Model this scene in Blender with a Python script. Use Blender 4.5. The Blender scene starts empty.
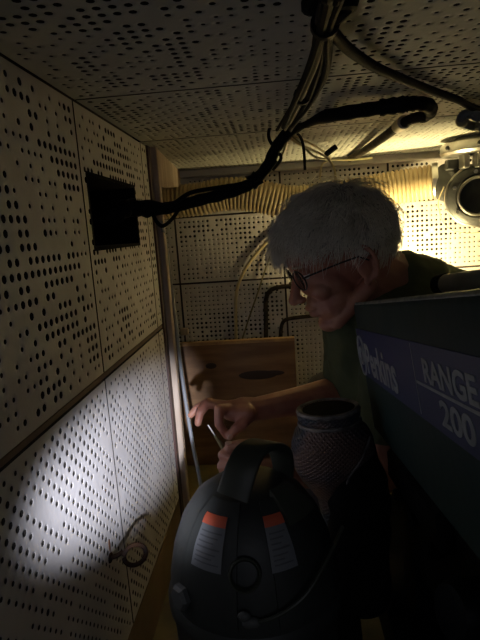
import bpy, math, random
import numpy as np
from mathutils import Vector, Matrix
random.seed(7)
rng = np.random.default_rng(11)
scn = bpy.context.scene
C = scn.collection

# ------------------------------------------------------------------ camera
FPX = 515.0
YAW, PITCH, ROLL = -0.08220703, -0.17165039, -0.06889404
def cam_axes():
    cy, sy, cp, sp, cr, sr = (math.cos(YAW), math.sin(YAW), math.cos(PITCH), math.sin(PITCH), math.cos(ROLL), math.sin(ROLL))
    fwd = Vector((sy*cp, cy*cp, sp)); right = Vector((cy, -sy, 0)); up = right.cross(fwd)
    return cr*right+sr*up, -sr*right+cr*up, fwd
RR, UU, FF = cam_axes()
cam_d = bpy.data.cameras.new('camera'); cam = bpy.data.objects.new('camera', cam_d); C.objects.link(cam)
M3 = Matrix((RR, UU, -FF)).transposed()
cam.matrix_world = M3.to_4x4()
cam_d.sensor_fit = 'VERTICAL'; cam_d.sensor_height = 36.0; cam_d.lens = 36.0*FPX/640.0
cam_d.clip_start = 0.02; cam_d.clip_end = 50
scn.camera = cam

def ray(px, py):
    return RR*(px-240.0)+UU*(320.0-py)+FF*FPX
def P(px, py, ax, v):                       # point seen at a pixel, on the plane axis = v
    r = ray(px, py); return r*(v/r[ax])

# ------------------------------------------------------------------ light and exposure
scn.view_settings.view_transform = 'Standard'
scn.view_settings.look = 'None'
scn.view_settings.exposure = 0.0
scn.view_settings.gamma = 1.0
scn.view_settings.use_curve_mapping = False
world = bpy.data.worlds.new('world'); scn.world = world; world.use_nodes = True
bg = world.node_tree.nodes['Background']; bg.inputs[0].default_value = (0.80, 0.88, 1.0, 1); bg.inputs[1].default_value = 0.012

def lamp(name, kind, loc, energy, col, **kw):
    d = bpy.data.lights.new(name, kind); d.energy = energy; d.color = col
    for k, v in kw.items(): setattr(d, k, v)
    o = bpy.data.objects.new(name, d); C.objects.link(o); o.location = loc; return o
def aim(o, target):
    o.rotation_euler = (Vector(target)-Vector(o.location)).to_track_quat('-Z', 'Y').to_euler()

LAMP_POS = P(428, 276, 1, 1.48)
lamp('warm_work_lamp_light', 'POINT', LAMP_POS, 56.0, (1.0, 0.79, 0.36), shadow_soft_size=0.018)
sp = lamp('torch_light', 'SPOT', (0.02, -0.25, -0.14), 200.0, (0.82, 0.85, 1.0), shadow_soft_size=0.012, spot_size=math.radians(15.5), spot_blend=1.0)
aim(sp, (-0.28, 0.84, -0.370))
cool_fill = lamp('cool_fill_light', 'AREA', (0.10, -0.75, 0.14), 0.78, (0.84, 0.86, 1.0), size=0.5)  # unseen cool area light added behind the camera as soft fill
aim(cool_fill, (-0.1, 1.0, -0.15))

# ------------------------------------------------------------------ materials
def mat(name, col, rough=0.7, metal=0.0, col2=None, scale=8.0, bump=0.0, bscale=None, detail=4, wave=None, emit=None, stretch=None, contrast=(0.35, 0.65)):
    m = bpy.data.materials.new(name); m.use_nodes = True
    nt = m.node_tree; b = nt.nodes['Principled BSDF']
    b.inputs['Base Color'].default_value = (*col, 1); b.inputs['Roughness'].default_value = rough; b.inputs['Metallic'].default_value = metal
    tc = nt.nodes.new('ShaderNodeTexCoord'); mp = nt.nodes.new('ShaderNodeMapping'); nt.links.new(tc.outputs['Object'], mp.inputs[0])
    if stretch: mp.inputs['Scale'].default_value = stretch
    if col2:
        n = nt.nodes.new('ShaderNodeTexNoise'); n.inputs['Scale'].default_value = scale; n.inputs['Detail'].default_value = detail
        nt.links.new(mp.outputs[0], n.inputs['Vector'])
        r = nt.nodes.new('ShaderNodeValToRGB'); r.color_ramp.elements[0].position = contrast[0]; r.color_ramp.elements[1].position = contrast[1]
        r.color_ramp.elements[0].color = (*col2, 1); r.color_ramp.elements[1].color = (*col, 1)
        nt.links.new(n.outputs['Fac'], r.inputs[0]); nt.links.new(r.outputs[0], b.inputs['Base Color'])
    if bump:
        n2 = nt.nodes.new('ShaderNodeTexNoise') if not wave else nt.nodes.new('ShaderNodeTexWave')
        n2.inputs['Scale'].default_value = bscale or scale*6
        if wave: n2.inputs['Distortion'].default_value = wave
        nt.links.new(mp.outputs[0], n2.inputs['Vector'])
        bn = nt.nodes.new('ShaderNodeBump'); bn.inputs['Strength'].default_value = bump; bn.inputs['Distance'].default_value = 0.004
        nt.links.new(n2.outputs['Fac'], bn.inputs['Height']); nt.links.new(bn.outputs[0], b.inputs['Normal'])
    if emit:
        b.inputs['Emission Color'].default_value = (*emit[:3], 1); b.inputs['Emission Strength'].default_value = emit[3]
    return m
MT = dict(
    board=mat('painted_pegboard', (0.60, 0.57, 0.55), 0.6, col2=(0.48, 0.45, 0.43), scale=6, bump=0.15, bscale=60),
    ceilboard=mat('ceiling_pegboard', (0.56, 0.56, 0.50), 0.6, col2=(0.46, 0.46, 0.41), scale=5, bump=0.15, bscale=60),
    felt_shade=mat('felt_and_hole_shade', (0.022, 0.018, 0.014), 0.95),  # dark backing; also paints the shade on hole walls and panel rims
    batten=mat('brown_joint_batten', (0.045, 0.03, 0.022), 0.8, col2=(0.03, 0.02, 0.015), scale=20),
    trimwood=mat('pale_painted_timber', (0.50, 0.40, 0.31), 0.6, col2=(0.38, 0.29, 0.21), scale=10, stretch=(6, 6, 1)),
    redwood=mat('dark_red_wood', (0.075, 0.030, 0.022), 0.6, col2=(0.04, 0.018, 0.012), scale=14, stretch=(4, 4, 1)),
    ply=mat('old_plywood', (0.30, 0.165, 0.07), 0.55, col2=(0.17, 0.085, 0.035), scale=5, stretch=(1, 5, 7), bump=0.1, bscale=30),
    lowply=mat('brown_lower_board', (0.22, 0.15, 0.08), 0.7, col2=(0.15, 0.10, 0.05), scale=7),
    plyedge=mat('plywood_edge', (0.50, 0.32, 0.14), 0.6, col2=(0.35, 0.2, 0.09), scale=30, stretch=(1, 30, 1)),
    knot=mat('dark_knot', (0.045, 0.022, 0.012), 0.6),
    floor=mat('stained_floor', (0.26, 0.21, 0.07), 0.6, col2=(0.12, 0.10, 0.05), scale=9, bump=0.4, bscale=30),
    rubber=mat('black_rubber', (0.010, 0.010, 0.010), 0.55, col2=(0.016, 0.016, 0.014), scale=20, bump=0.1),
    tape=mat('black_tape', (0.010, 0.010, 0.011), 0.35, bump=0.3, bscale=90),
    cream=mat('cream_cable', (0.50, 0.42, 0.24), 0.5),
    olive=mat('olive_cable', (0.20, 0.18, 0.08), 0.5),
    greycab=mat('grey_cable', (0.22, 0.23, 0.24), 0.5),
    browncab=mat('brown_conduit', (0.07, 0.055, 0.04), 0.6, col2=(0.03, 0.025, 0.02), scale=60),
    duct=mat('beige_duct', (0.44, 0.34, 0.19), 0.55, col2=(0.34, 0.25, 0.13), scale=12),
    steel=mat('dull_steel', (0.55, 0.54, 0.50), 0.35, 1.0, col2=(0.35, 0.33, 0.3), scale=15),
    darkmetal=mat('dark_cast_metal', (0.05, 0.052, 0.05), 0.5, 0.4, col2=(0.03, 0.03, 0.03), scale=25, bump=0.2),
    black=mat('matt_black', (0.006, 0.006, 0.006), 0.9),
    skin=mat('skin', (0.42, 0.20, 0.13), 0.5, col2=(0.34, 0.13, 0.09), scale=28, bump=0.12, bscale=160),
    nail=mat('finger_nail', (0.55, 0.36, 0.28), 0.3),
    lip=mat('lips', (0.30, 0.10, 0.08), 0.5),
    hair=mat('grey_hair', (0.92, 0.88, 0.78), 0.35, col2=(0.70, 0.66, 0.56), scale=35),
    hairbase=mat('grey_hair_base', (0.50, 0.47, 0.40), 0.8, col2=(0.30, 0.28, 0.24), scale=40, bump=0.5, bscale=70),
    eye=mat('eye_white', (0.6, 0.58, 0.55), 0.2),
    iris=mat('eye_dark', (0.03, 0.03, 0.04), 0.15),
    shirt=mat('dark_green_cotton', (0.085, 0.105, 0.050), 0.9, col2=(0.062, 0.078, 0.038), scale=10, bump=0.5, bscale=45),
    trouser=mat('dark_trousers', (0.03, 0.03, 0.035), 0.9, bump=0.3, bscale=40),
    frame=mat('dark_spectacle_frame', (0.02, 0.015, 0.012), 0.3),
    gold=mat('gold_ring', (0.8, 0.55, 0.2), 0.25, 1.0),
    cover=mat('sea_green_enamel', (0.034, 0.060, 0.054), 0.5, col2=(0.022, 0.050, 0.048), scale=9, bump=0.1, bscale=50),
    covertop=mat('lit_cover_edge', (0.24, 0.26, 0.24), 0.5, col2=(0.06, 0.09, 0.085), scale=40, contrast=(0.3, 0.55)),  # pale colour stands in for light on the cover edge
    blue=mat('blue_decal', (0.012, 0.028, 0.12), 0.5),
    white=mat('grey_white_print', (0.36, 0.40, 0.42), 0.5, col2=(0.26, 0.29, 0.31), scale=60),
    engine=mat('oily_engine_block', (0.010, 0.012, 0.012), 0.5, 0.2, col2=(0.005, 0.006, 0.006), scale=15, bump=0.4, bscale=40),
    lagging=mat('woven_lagging', (0.030, 0.042, 0.060), 0.45, 0.2, col2=(0.15, 0.095, 0.08), scale=9, bump=0.0, contrast=(0.42, 0.52)),
    lagbead=mat('lagging_rim', (0.26, 0.24, 0.23), 0.55, 0.3, col2=(0.05, 0.045, 0.045), scale=40, bump=0.5, bscale=80),  # rim colour raised to carry its greyish highlight
    plastic=mat('dusty_dark_plastic', (0.014, 0.017, 0.015), 0.55, col2=(0.042, 0.046, 0.042), scale=6, bump=0.1, bscale=60, contrast=(0.35, 0.7)),
    plastic2=mat('olive_black_plastic', (0.030, 0.035, 0.022), 0.5, col2=(0.06, 0.065, 0.05), scale=9, contrast=(0.3, 0.7)),
    hexgrey=mat('pale_grey_knob', (0.085, 0.09, 0.085), 0.6),
    orange=mat('orange_sticker_header', (0.60, 0.11, 0.05), 0.5),
    paper=mat('grey_sticker', (0.16, 0.17, 0.18), 0.5),
    ink=mat('sticker_print', (0.10, 0.10, 0.11), 0.6),
    rust=mat('rusty_iron', (0.018, 0.013, 0.011), 0.8, 0.0, col2=(0.035, 0.018, 0.010), scale=60, bump=0.4, bscale=150),
    stain=mat('rust_stain', (0.16, 0.07, 0.035), 0.8),
    greyplastic=mat('pale_grey_hose', (0.30, 0.30, 0.27), 0.5, col2=(0.2, 0.2, 0.18), scale=20),
    bulb=mat('lamp_bulb', (1, 0.9, 0.6), 0.4, emit=(1.0, 0.80, 0.42, 12)),
)

for k_ in ('rubber', 'tape', 'black', 'engine', 'cover'): MT[k_].node_tree.nodes['Principled BSDF'].inputs['Specular IOR Level'].default_value = .12
for k_ in ('rubber', 'tape', 'rust', 'browncab'): MT[k_].node_tree.nodes['Principled BSDF'].inputs['Specular IOR Level'].default_value = .03
def hair_shader():
    nt = MT['hair'].node_tree; b = nt.nodes['Principled BSDF']; out = nt.nodes['Material Output']; tr_ = nt.nodes.new('ShaderNodeBsdfTranslucent'); mx = nt.nodes.new('ShaderNodeMixShader')
    tr_.inputs[0].default_value = (.9, .86, .74, 1); mx.inputs[0].default_value = .12; nt.links.new(b.outputs[0], mx.inputs[1]); nt.links.new(tr_.outputs[0], mx.inputs[2]); nt.links.new(mx.outputs[0], out.inputs[0])
hair_shader()
def lagging_weave():                        # woven diamonds as fine relief of the cloth
    m = MT['lagging']; nt = m.node_tree; b = nt.nodes['Principled BSDF']
    tc = nt.nodes.new('ShaderNodeTexCoord')
    hs = []
    for ang in (0.8, -0.8):
        mp = nt.nodes.new('ShaderNodeMapping'); mp.inputs['Rotation'].default_value = (0, ang, 0)
        nt.links.new(tc.outputs['Object'], mp.inputs[0])
        w = nt.nodes.new('ShaderNodeTexWave'); w.inputs['Scale'].default_value = 60
        nt.links.new(mp.outputs[0], w.inputs['Vector']); hs.append(w)
    mx = nt.nodes.new('ShaderNodeMath'); mx.operation = 'MAXIMUM'
    nt.links.new(hs[0].outputs['Fac'], mx.inputs[0]); nt.links.new(hs[1].outputs['Fac'], mx.inputs[1])
    bn = nt.nodes.new('ShaderNodeBump'); bn.inputs['Strength'].default_value = 0.8; bn.inputs['Distance'].default_value = 0.003
    nt.links.new(mx.outputs[0], bn.inputs['Height']); nt.links.new(bn.outputs[0], b.inputs['Normal'])
lagging_weave()

# ------------------------------------------------------------------ mesh helpers
WLOC = {}
def tag(o, label=None, cat=None, group=None, kind=None):
    if label: o['label'] = label
    if cat: o['category'] = cat
    if group: o['group'] = group
    if kind: o['kind'] = kind
    return o
def link(name, me, parent=None, origin=None):
    o = bpy.data.objects.new(name, me); C.objects.link(o)
    org = Vector(origin) if origin is not None else Vector((0, 0, 0))
    if parent is not None:
        o.parent = parent; o.location = org-WLOC[parent.name]
    else: o.location = org
    WLOC[o.name] = org
    return o
def thing(name, label, cat, loc, group=None):
    o = bpy.data.objects.new(name, None); C.objects.link(o); o.location = loc; o.empty_display_size = 0.05
    WLOC[o.name] = Vector(loc)
    return tag(o, label, cat, group)
def struct(name):
    o = bpy.data.objects.new(name, None); C.objects.link(o); WLOC[o.name] = Vector((0, 0, 0)); o['kind'] = 'structure'; return o

class MB:
    def __init__(s): s.v = []; s.f = []
    def add(s, vs, fs):
        n = len(s.v); s.v += [tuple(v) for v in vs]; s.f += [tuple(i+n for i in f) for f in fs]
    def box(s, lo, hi, R=None, c=None, bev=0.0):
        lo = Vector(lo); hi = Vector(hi)
        if bev > 0:
            b = bev; pts = []; import itertools
            # chamfered box from 24 verts via convex layout
            ctr = (lo+hi)/2; hs = (hi-lo)/2
            vs = []; idx = {}
            for sx in (-1, 1):
                for sy in (-1, 1):
                    for sz in (-1, 1):
                        for a in range(3):
                            p = [sx*hs[0], sy*hs[1], sz*hs[2]]
                            for k in range(3):
                                if k != a: p[k] -= (sx, sy, sz)[k]*b
                            idx[(sx, sy, sz, a)] = len(vs); vs.append(Vector(p)+ctr)
            fs = []
            for a in range(3):
                o1, o2 = [k for k in range(3) if k != a]
                for s_ in (-1, 1):
                    q = []
                    for (i, j) in ((-1, -1), (1, -1), (1, 1), (-1, 1)):
                        key = [0, 0, 0]; key[a] = s_; key[o1] = i; key[o2] = j; q.append(idx[(*key, a)])
                    fs.append(q)
            for a in range(3):
                o1, o2 = [k for k in range(3) if k != a]
                for i in (-1, 1):
                    for j in (-1, 1):
                        k0 = [0]*3; k0[o1] = i; k0[o2] = j
                        ka = list(k0); ka[a] = -1; kb = list(k0); kb[a] = 1
                        fs.append([idx[(*ka, o1)], idx[(*kb, o1)], idx[(*kb, o2)], idx[(*ka, o2)]])
            for sx in (-1, 1):
                for sy in (-1, 1):
                    for sz in (-1, 1): fs.append([idx[(sx, sy, sz, a)] for a in range(3)])
        else:
            vs = [Vector((x, y, z)) for x in (lo[0], hi[0]) for y in (lo[1], hi[1]) for z in (lo[2], hi[2])]
            fs = [(0, 1, 3, 2), (4, 6, 7, 5), (0, 4, 5, 1), (2, 3, 7, 6), (0, 2, 6, 4), (1, 5, 7, 3)]
        if R is not None:
            c = Vector(c) if c is not None else Vector((0, 0, 0)); vs = [R@v+c for v in vs]
        s.add(vs, fs)
    def tube(s, pts, r, n=10, cap=True, flat=1.0, up=None):
        pts = [Vector(p) for p in pts]; m = len(pts)
        if not hasattr(r, '__len__'): r = [r]*m
        T = []
        for i in range(m):
            t = pts[min(i+1, m-1)]-pts[max(i-1, 0)]; T.append(t.normalized() if t.length > 1e-9 else Vector((0, 0, 1)))
        u = up or Vector((0, 0, 1))
        if abs(T[0].dot(u)) > 0.95: u = Vector((1, 0, 0))
        a = (u-T[0]*u.dot(T[0])).normalized()
        vs = []
        for i in range(m):
            a = (a-T[i]*a.dot(T[i])).normalized(); b = T[i].cross(a)
            for k in range(n):
                th = 2*math.pi*k/n; vs.append(pts[i]+(a*math.cos(th)*flat+b*math.sin(th))*r[i])
        fs = [(i*n+k, i*n+(k+1) % n, (i+1)*n+(k+1) % n, (i+1)*n+k) for i in range(m-1) for k in range(n)]
        if cap: fs += [tuple(range(n))[::-1], tuple((m-1)*n+k for k in range(n))]
        s.add(vs, fs)
    def capsule(s, p, q, r1, r2, n=12, steps=4):
        p = Vector(p); q = Vector(q); d = (q-p).normalized(); pts = []; rs = []
        for i in range(steps+1):
            a = math.pi/2*i/steps; pts.append(p-d*r1*math.cos(a)); rs.append(max(r1*math.sin(a), 1e-4))
        for i in range(steps+1):
            a = math.pi/2*i/steps; pts.append(q+d*r2*math.sin(a)); rs.append(max(r2*math.cos(a), 1e-4))
        s.tube(pts, rs, n)
    def chain(s, pts, rs, n=12):
        for i in range(len(pts)-1): s.capsule(pts[i], pts[i+1], rs[i], rs[i+1], n)
    def ell(s, c, rad, axes=None, n=20, m=12):
        c = Vector(c); ax = axes or (Vector((1, 0, 0)), Vector((0, 1, 0)), Vector((0, 0, 1)))
        vs = []; fs = []
        for i in range(m+1):
            ph = math.pi*i/m
            for k in range(n):
                th = 2*math.pi*k/n
                vs.append(c+ax[0]*rad[0]*math.sin(ph)*math.cos(th)+ax[1]*rad[1]*math.sin(ph)*math.sin(th)+ax[2]*rad[2]*math.cos(ph))
        for i in range(m):
            for k in range(n): fs.append((i*n+k, (i+1)*n+k, (i+1)*n+(k+1) % n, i*n+(k+1) % n))
        s.add(vs, fs)
    def lathe(s, prof, c, axis=(0, 0, 1), n=40, sx=1.0, sy=1.0, wob=0.0, a0=None):
        c = Vector(c); ax = Vector(axis).normalized()
        u = Vector((1, 0, 0)) if abs(ax.x) < .9 else Vector((0, 0, 1))
        u = (u-ax*u.dot(ax)).normalized(); w = ax.cross(u)
        vs = []; m = len(prof)
        for i, (r, h) in enumerate(prof):
            for k in range(n):
                th = 2*math.pi*k/n; rr = r*(1+wob*math.sin(3*th+i)+wob*.6*math.sin(7*th+2*i))
                vs.append(c+u*rr*sx*math.cos(th)+w*rr*sy*math.sin(th)+ax*h)
        fs = [(i*n+k, i*n+(k+1) % n, (i+1)*n+(k+1) % n, (i+1)*n+k) for i in range(m-1) for k in range(n)]
        if prof[0][0] > 1e-6: fs.append(tuple(range(n))[::-1])
        if prof[-1][0] > 1e-6: fs.append(tuple((m-1)*n+k for k in range(n)))
        s.add(vs, fs)
    def torus(s, c, axis, R, r, n=32, m=8):
        c = Vector(c); ax = Vector(axis).normalized(); u = Vector((1, 0, 0)) if abs(ax.x) < .9 else Vector((0, 0, 1))
        u = (u-ax*u.dot(ax)).normalized(); w = ax.cross(u); vs = []
        for i in range(n):
            d = u*math.cos(2*math.pi*i/n)+w*math.sin(2*math.pi*i/n)
            for k in range(m):
                a = 2*math.pi*k/m; vs.append(c+d*(R+r*math.cos(a))+ax*r*math.sin(a))
        s.add(vs, [(i*m+k, ((i+1) % n)*m+k, ((i+1) % n)*m+(k+1) % m, i*m+(k+1) % m) for i in range(n) for k in range(m)])
    def mesh(s, name, material, smooth=True, origin=(0, 0, 0)):
        me = bpy.data.meshes.new(name); og = Vector(origin)
        me.from_pydata([tuple(Vector(v)-og) for v in s.v], [], s.f); me.materials.append(material)
        import bmesh
        b = bmesh.new(); b.from_mesh(me); bmesh.ops.remove_doubles(b, verts=b.verts, dist=1e-7); bmesh.ops.recalc_face_normals(b, faces=b.faces); b.to_mesh(me); b.free()
        if smooth:
            me.polygons.foreach_set('use_smooth', [True]*len(me.polygons)); me.set_sharp_from_angle(angle=math.radians(42))
        return me
    def build(s, name, material, parent=None, smooth=True):
        if parent is None:
            vs = np.array(s.v); og = Vector(((vs[:, 0].min()+vs[:, 0].max())/2, (vs[:, 1].min()+vs[:, 1].max())/2, vs[:, 2].min()))
        else: og = WLOC[parent.name]
        return link(name, s.mesh(name, material, smooth, og), parent, og)

def spline(pts, k=8):                       # Catmull-Rom through the points
    pts = [Vector(p) for p in pts]; out = []; n = len(pts)
    for i in range(n-1):
        p0 = pts[max(i-1, 0)]; p1 = pts[i]; p2 = pts[i+1]; p3 = pts[min(i+2, n-1)]
        for j in range(k):
            t = j/k
            out.append(0.5*((2*p1)+(p2-p0)*t+(2*p0-5*p1+4*p2-p3)*t*t+(3*p1-p0-3*p2+p3)*t**3))
    out.append(pts[-1]); return out

# ------------------------------------------------------------------ pegboard with real punched holes
def noise2(i, j, s, seed):
    x = i/s; y = j/s; r = np.random.default_rng(seed); g = r.random((64, 64))
    xi = np.floor(x).astype(int); yi = np.floor(y).astype(int); fx = x-xi; fy = y-yi
    fx = fx*fx*(3-2*fx); fy = fy*fy*(3-2*fy)
    G = lambda a, b: g[a % 64, b % 64]
    return (G(xi, yi)*(1-fx)+G(xi+1, yi)*fx)*(1-fy)+(G(xi, yi+1)*(1-fx)+G(xi+1, yi+1)*fx)*fy
def hole_radii(nu, nv, seed, dense=False, stag=False):
    i, j = np.meshgrid(np.arange(nu), np.arange(nv), indexing='ij')
    big = noise2(i+j*0.4, j-i*0.3, 4.5, seed); k = (i+j+(noise2(i*1.0, j*1.0, 6., seed+5)*6).astype(int)) % 5
    r = np.full((nu, nv), 0.0026); rnd = np.random.default_rng(seed+9).random((nu, nv))
    if dense:
        r[:] = 0.0018; r[big > 0.5] = 0.0026; r[big > 0.68] = 0.0034
        r[rnd < 0.10] = 0
    elif stag:
        r[big > 0.50] = 0.0028; r[big > 0.66] = 0.0036; r[(k == 0) & (big < .5)] = 0
        r[(i+j) % 2 == 0] = 0
    else:
        r[big > 0.47] = 0.0036; r[big > 0.58] = 0.0044
        r[(k == 0) | ((k == 3) & (big < 0.6))] = 0; r[(rnd < 0.06)] = 0
    return r
A8 = np.arange(8)*math.pi/4+math.pi/8
CO = np.array([(1, 0.4142), (0.4142, 1), (-0.4142, 1), (-1, 0.4142), (-1, -0.4142), (-0.4142, -1), (0.4142, -1), (1, -0.4142)])
SQ = np.array([(1, 1), (-1, 1), (-1, -1), (1, -1)])
def pegpanel(name, parent, O, U, V, N, w, h, pitch, seed, material, cut=None, dense=False, thick=0.014, gap=0.0022, edge=0.010, scale=1.0, stag=False, thick2=None):
    """panel whose face spans O..O+U*w..+V*h, facing N; its holes are cut right through, with dark backing at their bottoms and shade painted on their walls"""
    O = np.array(O, float); U = np.array(U, float); V = np.array(V, float); N = np.array(N, float)
    u0, u1, v0, v1 = gap, w-gap, gap, h-gap
    nu = max(1, int(round((u1-u0-2*edge)/pitch))); nv = max(1, int(round((v1-v0-2*edge)/pitch)))
    pu = (u1-u0-2*edge)/nu; pv = (v1-v0-2*edge)/nv
    R = hole_radii(nu, nv, seed, dense, stag)*scale
    us = u0+edge+pu*(np.arange(nu)+.5); vs = v0+edge+pv*(np.arange(nv)+.5)
    CU, CV = np.meshgrid(us, vs, indexing='ij')
    keep = np.ones((nu, nv), bool)
    if cut is not None: keep = ~((CU > cut[0]) & (CU < cut[1]) & (CV > cut[2]) & (CV < cut[3]))
    verts = []; faces = []; mats = []; nvt = 0
    def addv(uv, d):
        nonlocal nvt
        p = O+np.multiply.outer(uv[:, 0], U)+np.multiply.outer(uv[:, 1], V)+np.multiply.outer(d, N); verts.append(p); s = nvt; nvt += len(p); return s
    H = keep & (R > 0); cu = CU[H]; cv = CV[H]; rr = R[H]; n = len(cu)
    if n:
        # 4 corners, 8 outer octagon points on the cell edge, 8 rim points, 8 bottom points
        sq = np.stack([cu[:, None]+SQ[:, 0]*pu/2, cv[:, None]+SQ[:, 1]*pv/2], -1)
        oc = np.stack([cu[:, None]+CO[:, 0]*pu/2, cv[:, None]+CO[:, 1]*pv/2], -1)
        rim = np.stack([cu[:, None]+np.cos(A8)*rr[:, None]/math.cos(math.pi/8), cv[:, None]+np.sin(A8)*rr[:, None]/math.cos(math.pi/8)], -1)
        # octagon points start at angle 22.5 deg, matching CO order
        allv = np.concatenate([sq, oc, rim, rim], 1); d = np.concatenate([np.zeros((n, 20)), np.full((n, 8), -thick)], 1)
        s = addv(allv.reshape(-1, 2), d.reshape(-1)); base = s+np.arange(n)*28
        pat = []; pm = []
        for k in range(8):
            k2 = (k+1) % 8; pat.append([4+k, 4+k2, 12+k2, 12+k]); pm.append(0)
            pat.append([12+k, 12+k2, 20+k2, 20+k]); pm.append(1)
        tri = [[0, 5, 4], [1, 7, 6], [2, 9, 8], [3, 11, 10]]
        faces.append((4, (base[:, None, None]+np.array(pat)[None]).reshape(-1, 4), np.tile(pm, n)))
        faces.append((3, (base[:, None, None]+np.array(tri)[None]).reshape(-1, 3), np.zeros(4*n, int)))
        faces.append((8, base[:, None]+np.arange(20, 28)[None], np.ones(n, int)))
    def quads(arr):                          # arr of (ua,ub,va,vb)
        a = np.array(arr)
        if not len(a): return
        q = np.stack([np.stack([a[:, 0], a[:, 2]], -1), np.stack([a[:, 1], a[:, 2]], -1), np.stack([a[:, 1], a[:, 3]], -1), np.stack([a[:, 0], a[:, 3]], -1)], 1)
        s = addv(q.reshape(-1, 2), np.zeros(len(a)*4)); faces.append((4, s+np.arange(len(a)*4).reshape(-1, 4), np.zeros(len(a), int)))
    Z = keep & (R <= 0); quads(np.stack([CU[Z]-pu/2, CU[Z]+pu/2, CV[Z]-pv/2, CV[Z]+pv/2], -1))
    quads([(u0, u1, v0, v0+edge), (u0, u1, v1-edge, v1), (u0, u0+edge, v0+edge, v1-edge), (u1-edge, u1, v0+edge, v1-edge)])
    # rim walls of the panel
    pts = np.array([(u0, v0), (u1, v0), (u1, v1), (u0, v1)]); s1 = addv(pts, np.zeros(4)); s2 = addv(pts, np.full(4, -thick))
    faces.append((4, np.array([[s1+k, s1+(k+1) % 4, s2+(k+1) % 4, s2+k] for k in range(4)]), np.ones(4, int)))
    VV = np.concatenate(verts); me = bpy.data.meshes.new(name)
    tot = sum(len(f[1]) for f in faces); loops = np.concatenate([f[1].reshape(-1) for f in faces]); sizes = np.concatenate([np.full(len(f[1]), f[0]) for f in faces])
    me.vertices.add(len(VV)); me.vertices.foreach_set('co', VV.reshape(-1)); me.loops.add(len(loops)); me.loops.foreach_set('vertex_index', loops.astype(np.int32))
    me.polygons.add(tot); st = np.concatenate([[0], np.cumsum(sizes)[:-1]]); me.polygons.foreach_set('loop_start', st.astype(np.int32))
    me.polygons.foreach_set('material_index', np.concatenate([f[2] for f in faces]).astype(np.int32))
    me.materials.append(material); me.materials.append(MT['felt_shade']); me.update(calc_edges=True); me.validate()
    return link(name, me, parent, WLOC[parent.name])

# ------------------------------------------------------------------ the setting
XL, ZC, YB, ZF, XR = -0.28, 0.20, 1.72, -0.76, 1.10
YN = -0.42
wl = struct('wall_left')
b = MB(); b.box((XL-0.05, YN, ZF), (XL-0.016, 0.70, ZC+.04)); b.box((XL-0.05, 1.10, ZF), (XL-0.016, 1.19, ZC+.04))
b.box((XL-0.05, .70, ZF), (XL-0.016, 1.10, -.05)); b.box((XL-0.05, .70, .13), (XL-0.016, 1.10, ZC+.04))
# keep the duct opening free
b.build('batten_backing', MT['batten'], wl, False)
Ys = [YN, 0.0, 0.38, 0.758, 1.128, 1.175]
rows = [(-0.205, ZC, 3), (-0.648, -0.213, 5)]
HOLE = (0.7834, 1.0418, -0.0102, 0.0975)
seed = 20
for a in range(len(Ys)-1):
    for (z0, z1, sd) in rows:
        seed += 1
        y0, y1 = Ys[a], Ys[a+1]; cut = None
        if a == 3 and z1 == ZC: cut = (HOLE[0]-y0, HOLE[1]-y0, HOLE[2]-z0, HOLE[3]-z0)
        low = z0 < -.3
        pegpanel('perforated_panel', wl, (XL, y0, z0), (0, 1, 0), (0, 0, 1), (1, 0, 0), y1-y0, z1-z0, 0.0112 if low else 0.0155, seed, MT['board'], cut=cut, edge=0.008 if a < 4 else 0.004, stag=low)
b = MB(); b.box((XL-.004, YN, ZF), (XL+.0, 1.175, -.650)); b.build('lower_board', MT['lowply'], wl, False)
b = MB(); b.box((XL-.005, YN, -.2125), (XL-.0015, 1.175, -.2055)); b.build('joint_strip', mat('brown_joint_strip', (0.15, 0.10, 0.075), 0.8), wl, False)
# duct opening: lining boards around a dark recess
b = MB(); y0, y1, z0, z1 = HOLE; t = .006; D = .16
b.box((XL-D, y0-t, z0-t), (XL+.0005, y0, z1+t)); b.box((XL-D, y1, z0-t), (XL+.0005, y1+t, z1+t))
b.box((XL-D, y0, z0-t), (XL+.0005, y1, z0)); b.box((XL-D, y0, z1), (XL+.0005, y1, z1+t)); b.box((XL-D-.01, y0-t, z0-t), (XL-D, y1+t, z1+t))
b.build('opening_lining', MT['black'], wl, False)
# rear left wall beyond the post
b = MB(); b.box((-.50, 1.19, ZF), (-.47, YB+.02, ZC+.04)); b.build('rear_side_board', MT['board'], wl, False)
# ceiling
ce = struct('ceiling')
b = MB(); b.box((-.50, YN, ZC+.016), (XR+.02, YB+.04, ZC+.04)); b.build('batten_backing', MT['batten'], ce, False)
for (y0, y1) in ((YN, 0.02), (0.02, 0.392), (0.392, 0.764), (0.764, 1.130), (1.130, YB)):
    for (x0, x1) in ((XL if y1 < 1.14 else -.47, 0.62), (0.62, XR)):
        seed += 1
        pegpanel('perforated_panel', ce, (x0, y0, ZC), (1, 0, 0), (0, 1, 0), (0, 0, -1), x1-x0, y1-y0, 0.0145, seed, MT['ceilboard'], edge=.008, dense=False, scale=(.72 if y0 > 1.1 else .85))
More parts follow.
